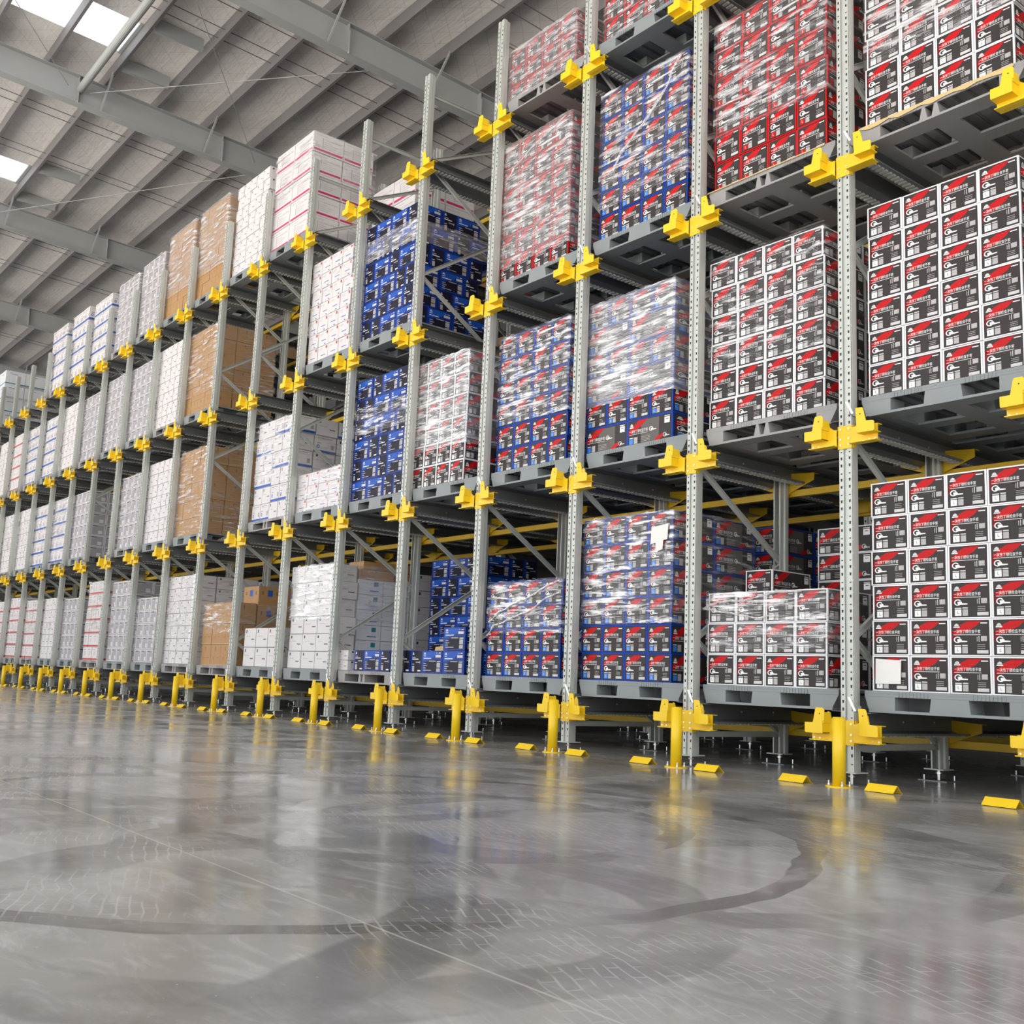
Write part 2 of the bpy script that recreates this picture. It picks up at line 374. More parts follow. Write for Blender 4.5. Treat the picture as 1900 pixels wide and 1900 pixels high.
_wm = {}
def wrap(b, l, dims, film_k='film_light', z0=0., z1=None, depth=1.05, y0=.12, what='clear film', amp=.006, sway=0.):
    """stretch film around a load: front and near side with a folded top edge"""
    XR, Wt, z, H = dims; z1 = H + .01 if z1 is None else z1
    rnd = random.Random(b * 31 + l); mb = MB(); nx, nz, ny = 26, 22, 22
    off = .010
    def g(i, j):   # i around from left-front over the corner to the rear, j up
        w = amp * (rnd.random() * .6 + .1)
        zz = z0 + (z1 - z0) * j / nz
        if j == nz: zz += rnd.uniform(-.012, .006)
        if j == 0: zz += rnd.uniform(0, .01)
        if i <= nx: return (-Wt - off + (Wt + 2 * off) * i / nx, -off - w - (.004 if 0 < i < nx else 0), zz)
        return (off + w, -off + (depth) * (i - nx) / ny, zz)
    P = [[g(i, j) for i in range(nx + ny + 1)] for j in range(nz + 1)]
    idx = {}
    for j in range(nz + 1):
        for i in range(nx + ny + 1): idx[i, j] = len(mb.v); mb.v.append(P[j][i])
    for j in range(nz):
        for i in range(nx + ny): mb.f.append((idx[i, j], idx[i + 1, j], idx[i + 1, j + 1], idx[i, j + 1])); mb.mi.append(mb.m(film_k))
    me = bpy.data.meshes.new('stretch_film'); me.from_pydata(mb.v, [], mb.f); me.materials.append(M[film_k]); me.update()
    me.polygons.foreach_set('use_smooth', [True] * len(me.polygons))
    o = link('stretch_film', me, (XR, y0 - .0, z))
    tag(o, f'{what} wrapped around the cartons, {where(l, b)}', 'stretch film')
    return o
def fold(o, pts, r=.011):
    """a gathered, twisted strand of the film, in rack coordinates"""
    mb = MB(); rnd = random.Random(len(pts)); P = []
    for (x, z), (x2, z2) in zip(pts, pts[1:]):
        for t in range(4): P.append(Vector((x + (x2 - x) * t / 4 + rnd.uniform(-.006, .006), .098 + rnd.uniform(-.004, .002), z + (z2 - z) * t / 4 + rnd.uniform(-.006, .006))))
    P = [p - o.location for p in P]
    for a, b in zip(P, P[1:]): mb.cyl(a, b, r * rnd.uniform(.5, 1.3), 'film_fold', 7, r * rnd.uniform(.5, 1.3))
    me = bpy.data.meshes.new('film_fold'); me.from_pydata(mb.v, [], mb.f); me.materials.append(M['film_fold']); me.update(); link('film_fold', me, (0, 0, 0), o)

# ------------------------------------------------------------------ pallets
def make_pallet(style):
    deckm, mm, dk = {'A': ('pallet_grey', 'pallet_grey', 'pallet_dark'), 'B': ('pallet_pale', 'pallet_pale', 'pallet_dark')}[style]
    root = link('plastic_pallet', None); W, D, H = 1.2, 1.0, .14
    d = MB(); d.box(0, W, 0, D, .122, H, deckm)
    for i in range(9): d.box(.245 + .025 * i, .250 + .025 * i, -.004, .0, .104, .136, deckm); d.box(.745 + .025 * i, .750 + .025 * i, -.004, .0, .104, .136, deckm)
    for i in range(1, 12): d.box(i * .1 - .006, i * .1 + .006, .02, D - .02, .104, .121, dk)
    link('top_deck', d.build('top_deck'), parent=root)
    xs = [(0, .22), (.46, .73), (.97, 1.2)] if style == 'A' else [(0, .17), (.47, .53), (.56, .62), (1.03, 1.2)]
    f = MB()
    for y0, y1 in ((0, .17), (.42, .58), (.83, 1.0)):
        for x0, x1 in xs:
            t = .012 if style == 'A' else .02
            if x0 == 0: f.hexa([(.03, y0, .016), (x1, y0, .016), (x1, y1, .016), (.03, y1, .016), (0, y0, .104), (x1, y0, .104), (x1, y1, .104), (0, y1, .104)], mm)
            elif x1 == 1.2: f.hexa([(x0, y0, .016), (1.15, y0, .016), (1.15, y1, .016), (x0, y1, .016), (x0, y0, .104), (1.2, y0, .104), (1.2, y1, .104), (x0, y1, .104)], mm)
            else: f.hexa([(x0, y0, .016), (x1, y0, .016), (x1, y1, .016), (x0, y1, .016), (x0 + t, y0, .104), (x1 - t, y0, .104), (x1 - t, y1, .104), (x0 + t, y1, .104)], mm)
    for y0, y1 in ((0, .012), (.988, 1.0)): f.box(0, W, y0, y1, .102, .123, mm)
    link('foot_blocks', f.build('foot_blocks'), parent=root)
    r = MB()
    for y0, y1 in ((0, .15), (.43, .57), (.85, 1.0)): r.box(.03, 1.15, y0, y1, 0, .017, mm)
    for x0, x1 in ((.03, .17), (.52, .68), (1.03, 1.15)): r.box(x0, x1, .15, .43, 0, .017, mm); r.box(x0, x1, .57, .85, 0, .017, mm)
    link('base_runners', r.build('base_runners'), parent=root)
    return root
PAL = {'A': make_pallet('A'), 'B': make_pallet('B')}; used = set()
def pallet(b, l, style='A', n=1, xr=.12):
    for i in range(n):
        loc = (-PW * b - xr - 1.2, .075 + i * 1.13, ZT(l) - .1415)
        if style in used: o = dup(PAL[style], loc)
        else: o = PAL[style]; o.location = loc; used.add(style)
        adj = 'smooth grey' if style == 'A' else 'pale weathered'
        pos = ('front', 'second deep', 'third deep')[i]
        lab = f'{adj} plastic pallet, {"carrying the front load" if i == 0 else pos + " in the lane"}, {TIER[l]}, {bay_name(b)}'
        tag(o, lab, 'pallet', 'plastic pallets in the rack lanes')

# ------------------------------------------------------------------ setting
def structure(name, mb, **kw):
    o = link(name, mb.build(name)); o['kind'] = 'structure'; return o
# floor material: polished concrete with tyre marks, dust and a saw-cut joint
def floor_mat():
    m = bpy.data.materials.new('polished_concrete'); m.use_nodes = True; nt = m.node_tree; N = nt.nodes; L = nt.links; b = N['Principled BSDF']
    geo = N.new('ShaderNodeNewGeometry')
    def noise(scale, detail=4, dist=0, rough=.5, vec=None, w=None):
        n = N.new('ShaderNodeTexNoise'); n.inputs['Scale'].default_value = scale; n.inputs['Detail'].default_value = detail; n.inputs['Distortion'].default_value = dist; n.inputs['Roughness'].default_value = rough
        L.new(vec or geo.outputs['Position'], n.inputs['Vector']); return n.outputs[0]
    def mr(x, a, b_, c=0., d=1.):
        n = N.new('ShaderNodeMapRange'); L.new(x, n.inputs[0]); n.interpolation_type = 'SMOOTHSTEP'
        for i, v in enumerate((a, b_, c, d)): n.inputs[i + 1].default_value = v
        return n.outputs[0]
    def math_(op, a, b_=None, c=None):
        n = N.new('ShaderNodeMath'); n.operation = op
        for i, v in enumerate((a, b_, c)):
            if v is None: continue
            if isinstance(v, (int, float)): n.inputs[i].default_value = v
            else: L.new(v, n.inputs[i])
        return n.outputs[0]
    def mapping(rot=0, sc=(1, 1, 1)):
        n = N.new('ShaderNodeMapping'); n.inputs['Rotation'].default_value = (0, 0, rot); n.inputs['Scale'].default_value = sc; L.new(geo.outputs['Position'], n.inputs[0]); return n.outputs[0]
    def mix(f, a, c):
        n = N.new('ShaderNodeMix'); n.data_type = 'RGBA'
        L.new(f, n.inputs[0]) if not isinstance(f, float) else setattr(n.inputs[0], 'default_value', f)
        for i, v in ((6, a), (7, c)):
            if isinstance(v, tuple): n.inputs[i].default_value = (*v, 1)
            else: L.new(v, n.inputs[i])
        return n.outputs[2]
    col = mix(mr(noise(.8, 5, .6), .35, .65), (.265, .258, .248), (.385, .38, .37))
    col = mix(mr(noise(3.5, 6, 1.2, .65, mapping(.5, (1, 3.0, 1))), .45, .72, 0, .6), col, (.48, .485, .485))
    # tyre arcs: (cx, cy, R, half width, strength, a)
    arcs = [(1.2, -3.15, 1.36, .10, .55), (.2, -4.0, 1.95, .055, .9), (-7.5, -12, 10.76, .16, .55), (.6, -5.9, 1.88, .16, .6), (1.6, -4.75, .94, .13, .5),
            (-1.0, -6.0, 4.37, .14, .45), (-1.6, -4.3, 1.15, .11, .6), (.4, -3.6, 1.0, .07, .75), (-2.2, -3.0, 2.6, .10, .5), (-4.5, -3.4, 2.9, .12, .45),
            (-8.0, -2.6, 1.6, .12, .5), (-11.5, -3.2, 2.0, .12, .45), (1.9, -1.1, 1.35, .04, .5), (-3.0, -1.6, 1.2, .06, .5), (-5.2, -6.5, 5.4, .18, .35), (2.4, -3.3, 1.1, .09, .3)]
    sx = N.new('ShaderNodeSeparateXYZ'); L.new(geo.outputs['Position'], sx.inputs[0])
    wob = noise(1.3, 2); grime = noise(2.2, 5, .8)
    total = None
    for cx, cy, R, hw, st in arcs:
        dx = math_('SUBTRACT', sx.outputs[0], cx); dy = math_('SUBTRACT', sx.outputs[1], cy)
        r = math_('SQRT', math_('ADD', math_('MULTIPLY', dx, dx), math_('MULTIPLY', dy, dy)))
        d = math_('ABSOLUTE', math_('SUBTRACT', math_('MULTIPLY_ADD', wob, .25, r), R + .125))
        k = mr(d, hw * .82, hw, st, 0)
        total = k if total is None else math_('MAXIMUM', total, k)
    total = math_('MULTIPLY', total, mr(grime, .36, .58, .15, 1))
    tread = N.new('ShaderNodeTexBrick'); tread.inputs['Scale'].default_value = 1; tread.inputs['Mortar Size'].default_value = .0030
    tread.inputs['Brick Width'].default_value = .13; tread.inputs['Row Height'].default_value = .034
    tread.inputs['Color1'].default_value = tread.inputs['Color2'].default_value = (0, 0, 0, 1); tread.inputs['Mortar'].default_value = (1, 1, 1, 1)
    dist = N.new('ShaderNodeVectorMath'); dist.operation = 'MULTIPLY_ADD'
    nz = N.new('ShaderNodeTexNoise'); nz.inputs['Scale'].default_value = 2.5; L.new(geo.outputs['Position'], nz.inputs[0])
    L.new(nz.outputs['Color'], dist.inputs[0]); dist.inputs[1].default_value = (.11, .11, 0); L.new(mapping(.35), dist.inputs[2]); L.new(dist.outputs[0], tread.inputs['Vector'])
    col = mix(total, col, (.12, .117, .115))
    tm = math_('MULTIPLY', tread.outputs['Color'], math_('MULTIPLY', mr(noise(1.1, 3, .5, .5, mapping(2.0)), .48, .60, 0, .45), mr(noise(7, 3, 1.0), .42, .56, .1, 1)))
    col = mix(tm, col, (.56, .57, .57))
    sp = noise(60, 2); col = mix(mr(sp, .72, .78, 0, .5), col, (.6, .6, .59))
    # saw-cut joints parallel to the rack
    for yj in (-4.81, -10.8, 1.2):
        j = mr(math_('ABSOLUTE', math_('SUBTRACT', sx.outputs[1], yj)), .002, .006, .65, 0); col = mix(j, col, (.55, .55, .53))
    L.new(col, b.inputs['Base Color'])
    L.new(mr(noise(1.6, 5, .7), .3, .7, .10, .26), b.inputs['Roughness'])
    b.inputs['Specular IOR Level'].default_value = .5
    bp = N.new('ShaderNodeBump'); bp.inputs['Strength'].default_value = .05; bp.inputs['Distance'].default_value = .02
    L.new(noise(9, 4), bp.inputs['Height']); L.new(bp.outputs[0], b.inputs['Normal'])
    M['floor'] = m
floor_mat()
f = MB(); f.box(-46, 16, -16, 8, -.2, 0, 'floor'); structure('floor', f)
# roof lining: silvery insulation blanket held by a wire net
def lining():
    m = bpy.data.materials.new('foil_lining'); m.use_nodes = True; nt = m.node_tree; N = nt.nodes; L = nt.links; b = N['Principled BSDF']
    geo = N.new('ShaderNodeNewGeometry')
    mp = N.new('ShaderNodeMapping'); mp.inputs['Scale'].default_value = (.9, 5.5, 1); L.new(geo.outputs['Position'], mp.inputs[0])
    n = N.new('ShaderNodeTexNoise'); n.inputs['Scale'].default_value = 2.2; n.inputs['Detail'].default_value = 4; n.inputs['Distortion'].default_value = .7; L.new(mp.outputs[0], n.inputs[0])
    br = N.new('ShaderNodeTexBrick'); br.offset = 0; br.inputs['Scale'].default_value = 1; br.inputs['Brick Width'].default_value = .32; br.inputs['Row Height'].default_value = .32; br.inputs['Mortar Size'].default_value = .006
    br.inputs['Color1'].default_value = (.80, .77, .74, 1); br.inputs['Color2'].default_value = (.84, .81, .78, 1); br.inputs['Mortar'].default_value = (.66, .64, .62, 1)
    m2 = N.new('ShaderNodeMapping'); m2.inputs['Rotation'].default_value = (0, 0, .785); L.new(geo.outputs['Position'], m2.inputs[0]); L.new(m2.outputs[0], br.inputs[0])
    L.new(br.outputs[0], b.inputs['Base Color']); b.inputs['Roughness'].default_value = .38; b.inputs['Metallic'].default_value = .25
    bp = N.new('ShaderNodeBump'); bp.inputs['Strength'].default_value = .45; bp.inputs['Distance'].default_value = .03; L.new(n.outputs[0], bp.inputs['Height']); L.new(bp.outputs[0], b.inputs['Normal'])
    M['lining'] = m
lining()
SL = -.05
def rz(h, y): return h + SL * y
HB = 11.0            # rafter underside at y=0
HC = HB + .55 + .26  # lining
SKY = [(-36.3, -35.15), (-29.1, -27.95), (-22.15, -21.0), (-14.9, -13.75), (-7.7, -6.55), (-.5, .65), (6.7, 7.85)]  # strips beyond the two in view are added to light the floor
SY0, SY1 = -12.0, -.88
c = MB()
def slope_slab(mb, x0, x1, y0, y1, k, t=.1):
    mb.hexa([(x0, y0, rz(HC, y0)), (x1, y0, rz(HC, y0)), (x1, y1, rz(HC, y1)), (x0, y1, rz(HC, y1)), (x0, y0, rz(HC, y0) + t), (x1, y0, rz(HC, y0) + t), (x1, y1, rz(HC, y1) + t), (x0, y1, rz(HC, y1) + t)], k)
slope_slab(c, -46, 16, SY1, 8, 'lining'); slope_slab(c, -46, 16, -16, SY0, 'lining')
xe = -46
for x0, x1 in SKY: slope_slab(c, xe, x0, SY0, SY1, 'lining'); xe = x1
slope_slab(c, xe, 16, SY0, SY1, 'lining')
structure('ceiling', c)
gm = bpy.data.materials.new('skylight_sheet'); gm.use_nodes = True; nt = gm.node_tree; nt.nodes.remove(nt.nodes['Principled BSDF'])
t1 = nt.nodes.new('ShaderNodeBsdfTransparent'); t1.inputs[0].default_value = (.95, .97, 1, 1); t2 = nt.nodes.new('ShaderNodeBsdfTranslucent'); t2.inputs[0].default_value = (.95, .95, .95, 1)
w = nt.nodes.new('ShaderNodeTexWave'); w.inputs['Scale'].default_value = 6; mrr = nt.nodes.new('ShaderNodeMapRange'); mrr.inputs[3].default_value = .3; mrr.inputs[4].default_value = .5
nt.links.new(w.outputs[1], mrr.inputs[0]); mxs = nt.nodes.new('ShaderNodeMixShader'); nt.links.new(mrr.outputs[0], mxs.inputs[0])
nt.links.new(t1.outputs[0], mxs.inputs[1]); nt.links.new(t2.outputs[0], mxs.inputs[2]); nt.links.new(mxs.outputs[0], nt.nodes['Material Output'].inputs[0]); M['skysheet'] = gm
for i, (x0, x1) in enumerate(SKY):
    s = MB(); slope_slab(s, x0, x1, SY0, SY1, 'skysheet', .004); o = structure(f'window_{i+1}', s)
    fr = MB()
    for y in (SY0, SY1): fr.box(x0 - .03, x1 + .03, y - .03, y + .03, rz(HC, y) - .02, rz(HC, y) + .06, 'steel_grey')
    q = link('window_frame', fr.build('window_frame'), parent=o); q['kind'] = 'structure'
wl = MB(); wl.box(-46.3, -46, -16, 8, 0, 13, 'wall_m'); structure('wall_left', wl)
wl = MB(); wl.box(-46, 16, 8, 8.3, 0, 13, 'wall_m'); structure('wall_back', wl)
wl = MB(); wl.box(16, 16.3, 1.5, 8, 0, 13, 'wall_m'); structure('wall_right', wl)

# rafters
RX = [-37.9, -30.5, -23.1, -15.9, -10.75, -3.4, 4.0, 11.2]
for i, x in enumerate(RX):
    root = link('roof_rafter', None, (x, 0, 0)); Y0, Y1 = -15.9, 7.95
    def sl(mb, xa, xb, za, zb, k='steel_grey', y0=Y0, y1=Y1):
        mb.hexa([(xa, y0, rz(HB + za, y0)), (xb, y0, rz(HB + za, y0)), (xb, y1, rz(HB + za, y1)), (xa, y1, rz(HB + za, y1)), (xa, y0, rz(HB + zb, y0)), (xb, y0, rz(HB + zb, y0)), (xb, y1, rz(HB + zb, y1)), (xa, y1, rz(HB + zb, y1))], k)
    a = MB(); sl(a, -.006, .006, .014, .536); link('web', a.build('web'), parent=root)
    a = MB(); sl(a, -.11, .11, 0, .014); link('bottom_flange', a.build('bottom_flange'), parent=root)
    a = MB(); sl(a, -.11, .11, .536, .55); link('top_flange', a.build('top_flange'), parent=root)
    for y in (-8.2, -4.6, -1.3, 1.6, 4.4):
        a = MB(); a.box(-.105, .105, y - .006, y + .006, rz(HB, y) + .014, rz(HB, y) + .535, 'steel_grey'); a.box(.105, .14, y - .006, y + .006, rz(HB, y) - .03, rz(HB, y) + .40, 'steel_grey'); link('stiffener', a.build('stiffener'), parent=root)
    for n in range(-7, 8, 2):
        y = .2 + 1.04 * n
        a = MB(); a.bar((.09, y - .02, rz(HB, y) + .02), (.62, y, rz(HB, y) + .60), .032, .032, 'steel_grey'); link('fly_brace', a.build('fly_brace'), parent=root)
    tag(root, ['dark roof rafter at the distant end wall', 'roof rafter one short of the distant end', 'roof rafter above the far white loads', 'roof rafter crossing above the twelfth bay', 'roof rafter passing behind the tall rack end posts', 'roof rafter over the nearest red cartons', 'roof rafter above the camera position', 'roof rafter at the near gable'][i], 'beam', 'roof rafters')
# purlins
pm = MB()
pts = [(.07, 0), (0, 0), (0, .25), (-.07, .25)]
for p, q in zip(pts, pts[1:]): pm.bar((-46, p[0], p[1]), (16, q[0], q[1]), .01, .01, 'purlin') if False else None
pm.box(-31, 31, -.004, .004, 0, .25, 'purlin'); pm.box(-31, 31, .004, .05, 0, .006, 'purlin'); pm.box(-31, 31, .004, .05, .244, .25, 'purlin')
pme = pm.build('roof_purlin')
for n in range(-15, 8):
    y = .2 + 1.04 * n
    o = link('roof_purlin', pme, (-15, y, rz(HB + .553, y))); tag(o, 'steel purlin running lengthwise under the silvery roof lining', 'purlin', 'roof purlins')
# trimmers and bracing
for x, lab in ((-13.35, 'trimmer beside the brightest skylight, nearer side'), (-15.0, 'trimmer beside the brightest skylight, farther side'), (-20.55, 'trimmer beside the second skylight, nearer side'), (-22.5, 'trimmer beside the second skylight, farther side')):
    a = MB(); y0, y1 = -.84 + .08, .2 - .08; z = rz(HB + .56, -.3); a.box(-.004, .004, y0, y1, z, z + .24, 'steel_grey'); a.box(-.06, .0, y0, y1, z, z + .006, 'steel_grey'); a.box(-.06, 0, y0, y1, z + .234, z + .24, 'steel_grey')
    o = link('roof_trimmer', a.build('roof_trimmer'), (x, 0, 0)); tag(o, 'short steel ' + lab, 'roof beam')
a = MB(); a.cyl((-15.8, -1.27, 11.33), (-10.86, -1.27, 11.33), .072, 'steel_grey', 16)
tag(link('roof_strut', a.build('roof_strut')), 'round tube strut between two rafters beside the bright skylight', 'strut')
for p, q, lab in (((-10.9, -5.0, 11.45), (-15.75, -1.5, 11.30), 'thin bracing rod dropping to the rafter under the skylight'), ((-15.75, -1.1, 11.30), (-10.9, 2.6, 11.15), 'thin bracing rod rising from the rafter towards the racks'),
                  ((-10.9, -1.2, 11.3), (-15.75, 2.3, 11.1), 'thin dark bracing rod crossing above the white loads'), ((-10.6, .2, 11.25), (-3.6, 3.4, 11.0), 'thin bracing rod behind the tall end posts'), ((-23.0, -1.1, 11.3), (-16.1, 2.6, 11.1), 'thin bracing rod over the distant loads')):
    a = MB(); a.cyl(p, q, .007, 'steel_grey', 6); tag(link('bracing_rod', a.build('bracing_rod')), lab, 'rod')
# paired sag rods
sg = MB()
for dx in (0, .32): sg.bar((dx, -12, rz(HB + .66, -12)), (dx, 7.9, rz(HB + .66, 7.9)), .012, .012, 'purlin')
sgm = sg.build('sag_rod_pair')
for i, x in enumerate((-34.5, -32.0, -27.5, -25.3, -20.1, -18.0, -12.9, -11.9, -8.6, -5.6)):
    tag(link('sag_rods', sgm, (x, 0, 0)), 'pair of thin rods tying the purlins together', 'rod', 'sag rods between purlins')

# ------------------------------------------------------------------ rack frames
HT = 7.57
up = MB()
up.ribbon([(-.022, .088), (-.034, .088), (-.034, .044), (-.050, .040), (-.050, 0), (-.013, 0), (-.010, .010), (.010, .010), (.013, 0), (.050, 0), (.050, .040), (.034, .044), (.034, .088), (.022, .088)], -.003, 'z', .085, HT, 'galv')
n = int((HT - .15) / .05)
for i in range(n):
    z = .13 + i * .05
    for x in (-.032, .032):
        h = .020 if i % 3 else .008
        up.face([(x - .005, -.0036, z), (x + .005, -.0036, z), (x + .0075, -.0036, z + h), (x - .0075, -.0036, z + h)], 'hole')
upm = up.build('upright')
ft = MB(); ft.box(-.075, .075, -.03, .115, .078, .086, 'galv'); ft.cyl((0, .04, .0), (0, .04, .08), .010, 'bolt'); ft.cyl((0, .04, .05), (0, .04, .062), .022, 'bolt', 6)
ftm = ft.build('foot_plate')
bs = MB(); bs.box(-.11, .11, -.05, .14, 0, .006, 'galv_dark')
for x, y in ((-.08, -.02), (.08, .11)): bs.cyl((x, y, 0), (x, y, .04), .006, 'bolt', 6)
bsm = bs.build('floor_plate')
nodes_f = [.945 + 1.383 * i for i in range(5)]; nodes_r = [.255] + [1.63 + 1.383 * i for i in range(4)] + [7.0]
def brace_mesh(a, b):
    m = MB(); v = Vector(b) - Vector(a); m.bar(a, b, .004, .042, 'galv'); d = v.normalized(); u = Vector((1, 0, 0)).cross(d).normalized()
    for s in (-1, 1):
        o = u * .020 * s; m.bar(Vector(a) + o + Vector((.012, 0, 0)), Vector(b) + o + Vector((.012, 0, 0)), .024, .003, 'galv', up=u)
    return m.build('brace')
DF = 1.08
BR = []
for i, z in enumerate(nodes_f):
    BR.append(brace_mesh((0, .075, z), (0, DF + .02, nodes_r[i] + (.04 if i else 0)))); BR.append(brace_mesh((0, .075, z + .03), (0, DF + .02, nodes_r[i + 1])))
BR.append(brace_mesh((0, .08, .24), (0, DF + .02, .24))); BR.append(brace_mesh((0, .08, 7.33), (0, DF + .02, 7.33)))
# yellow cantilever bracket, z measured from collar bottom
def bracket_meshes():
    y = 'yellow'
    c = MB(); c.ribbon([(-.056, .03), (-.056, -.006), (.056, -.006), (.056, .03)], -.004, 'z', -.008, .153, y)
    for px in (-.032, .032):
        for pz in (.02, .06, .13):
            c.cyl((px, -.014, pz), (px, -.010, pz), .007, 'bolt', 6)
    chs = []
    for s in (-1, 1):
        ch = MB(); chs.append(ch)
        xa, xb = (.057, .262) if s > 0 else (-.262, -.057)
        ch.box(xa, xb, -.024, -.018, .016, .13, y); ch.box(xa - (.0 if s > 0 else .0), xb + (.008 if s > 0 else 0), -.060, -.018, .012, .018, y); ch.box(xa, xb, -.022, .030, .126, .131, y)
        ch.box(xa, xb, -.020, .030, .016, .020, y)
        # hook tab standing behind the stop plate
        t = [(.07, .128), (.17, .128), (.16, .185), (.145, .205), (.128, .200), (.118, .160), (.095, .142)]
        ch.prism([(s * a, b) for a, b in t], 'y', -.014, -.008, y)
        for px in (.20, .245): ch.cyl((s * px, -.026, .028), (s * px, -.018, .028), .006, 'bolt', 6)
    L_ = [(-.263, .129), (-.199, .129), (-.180, .215), (-.172, .229), (-.124, .229), (-.110, .214), (-.112, .145), (-.123, .145), (-.124, .061), (-.255, .061), (-.263, .068)]
    R_ = [(.148, .235), (.198, .233), (.205, .222), (.226, .137), (.276, .132), (.287, .124), (.288, .068), (.280, .060), (.155, .063)]
    pl, pr = MB(), MB()
    pl.prism(L_, 'y', -.106, -.100, y); pl.box(-.130, -.124, -.101, -.024, .061, .129, y); pl.box(-.263, -.124, -.101, -.024, .061, .066, y); pl.prism([(-.149, .185), (-.141, .185), (-.141, .193), (-.149, .193)], 'y', -.107, -.1065, 'hole')
    pl.box(-.124, -.118, -.101, -.024, .13, .20, y)
    pr.prism(R_, 'y', -.106, -.100, y); pr.box(.155, .161, -.101, -.024, .062, .129, y); pr.box(.155, .288, -.101, -.024, .061, .066, y); pr.prism([(.178, .185), (.186, .185), (.186, .193), (.178, .193)], 'y', -.107, -.1065, 'hole')
    return [('collar', c.build('collar')), ('arm_channel', chs[0].build('arm_channel')), ('arm_channel', chs[1].build('arm_channel')), ('stop_plate', pl.build('stop_plate')), ('stop_plate', pr.build('stop_plate'))]
BK = bracket_meshes()
rb = MB()
for s in (-1, 1):
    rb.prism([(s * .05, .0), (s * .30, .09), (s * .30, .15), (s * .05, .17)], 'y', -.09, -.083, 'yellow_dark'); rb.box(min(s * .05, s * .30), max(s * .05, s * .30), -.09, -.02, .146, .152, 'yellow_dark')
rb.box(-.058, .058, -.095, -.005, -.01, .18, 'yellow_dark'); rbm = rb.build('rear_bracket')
def frame(k, y0=0, front=True):
    root = link('rack_frame', None, (-PW * k, y0, 0))
    link('upright', upm, (0, 0, 0), root); link('upright', upm, (0, DF + .088, 0), root, (0, 0, math.pi))
    for yy in (0, DF): 
        link('foot_plate', ftm, (0, yy, 0), root); link('floor_plate', bsm, (0, yy, 0), root)
    for m in BR: link('brace', m, (0, 0, 0), root)
    for l in (1, 2, 3, 4):
        if front:
            e = link('bracket', BK[0][1], (0, 0, ZC(l)), root)
            for nm, me in BK[1:]: link(nm, me, (0, 0, 0), e)
        link('rear_bracket', rbm, (0, DF + .19 if front else 0, ZC(l)), root)
    return root
for k in range(-1, 20):
    r = frame(k); tag(r, f'galvanised rack frame with yellow stop brackets, {ORD[k+2]} upright from the near end', 'rack frame', 'galvanised rack frames along the aisle')
    if k <= 9:
        r = frame(k, 2.45, False); tag(r, f'galvanised rack frame deep in the rack, behind the {ORD[k+2]} upright', 'rack frame', 'galvanised rack frames deep in the rack')
# tie beams behind the first frames
for l in (1, 2, 3, 4):
    for y, nm in ((1.20, 'behind the first frames'), (2.40, 'deep in the rack')):
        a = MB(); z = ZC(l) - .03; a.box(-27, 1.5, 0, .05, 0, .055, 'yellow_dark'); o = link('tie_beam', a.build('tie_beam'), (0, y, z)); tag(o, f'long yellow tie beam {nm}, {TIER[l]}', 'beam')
# shuttle rails
rl = {}
for s in (1, -1):
    m = MB(); LN = 4.6
    pr = [(.150, .208), (.066, .208)] ; web = [(.066, .230), (.066, .215), (.072, .09), (.130, .068), (.215, .068), (.215, .078)]
    def seg(p, q, t, y0, y1, k): m.ribbon([(s * p[0], p[1]), (s * q[0], q[1])], t, 'y', y0, y1, k)
    for p, q in zip(web, web[1:]): seg(p, q, .003 * s, 0, LN, 'galv_dark')
    seg(*pr, .003, 0, LN, 'galv_dark')
    if s > 0: m.prism([(s * .036, .307), (s * .057, .305), (s * .101, .216), (s * .084, .214)], 'y', -.092, -.088, 'galv_bright'); m.box(min(s * .060, s * .066), max(s * .060, s * .066), -.09, .02, .215, .25, 'galv')
    for yy in (.06, .5, .9): m.cyl((s * .0755, yy, .15), (s * .082, yy, .15), .008, 'bolt', 6)
    # toothed lower lip
    for i in range(40): m.box(min(s * .13, s * .19), max(s * .13, s * .19), .06 + i * .05, .085 + i * .05, .055, .068, 'galv')
    rl[s] = m.build('shuttle_rail')
def rails(b, l):
    for s, k in ((1, b + 1), (-1, b)):
        o = link('shuttle_rail', rl[s], (-PW * k, .035, ZC(l))); tag(o, f'dark galvanised shuttle rail, {"far" if s > 0 else "near"} side, {TIER[l]}, {bay_name(b)} from the near end', 'rail', 'shuttle rails carrying pallets')
for b in range(-1, 19):
    for l in (1, 2, 3, 4): rails(b, l)

# ------------------------------------------------------------------ bollards and floor guards
bo = MB(); bo.cyl((0, 0, .008), (0, 0, .432), .042, 'yellow', 24); bo.cyl((0, 0, .432), (0, 0, .440), .042, 'yellow', 24, .036); bom = bo.build('post')
for p in bom.polygons: p.use_smooth = len(p.vertices) == 4
bp_ = MB(); bp_.cyl((0, 0, 0), (0, 0, .008), .085, 'yellow', 20); bpm = bp_.build('base_plate')
ab = MB(); ab.cyl((0, 0, .008), (0, 0, .040), .006, 'bolt', 8); ab.cyl((0, 0, .012), (0, 0, .020), .011, 'bolt', 6); abm = ab.build('anchor_bolt')
for k in range(-1, 19):
    r = link('bollard', None, (-PW * k + .067, -.20, 0)); link('post', bom, parent=r); link('base_plate', bpm, parent=r)
    for a_ in (20, 140, 200, 320): link('anchor_bolt', abm, (.066 * math.cos(math.radians(a_)), .066 * math.sin(math.radians(a_)), 0), r)
    tag(r, f'yellow steel bollard guarding the {ORD[k+2]} upright from the near end', 'bollard', 'yellow bollards along the aisle')
gd = MB(); gd.ribbon([(-.048, 0), (0, .046), (.048, 0), (.060, 0)], -.003, 'x', 0, .2, 'yellow'); gdm = gd.build('floor_guard')
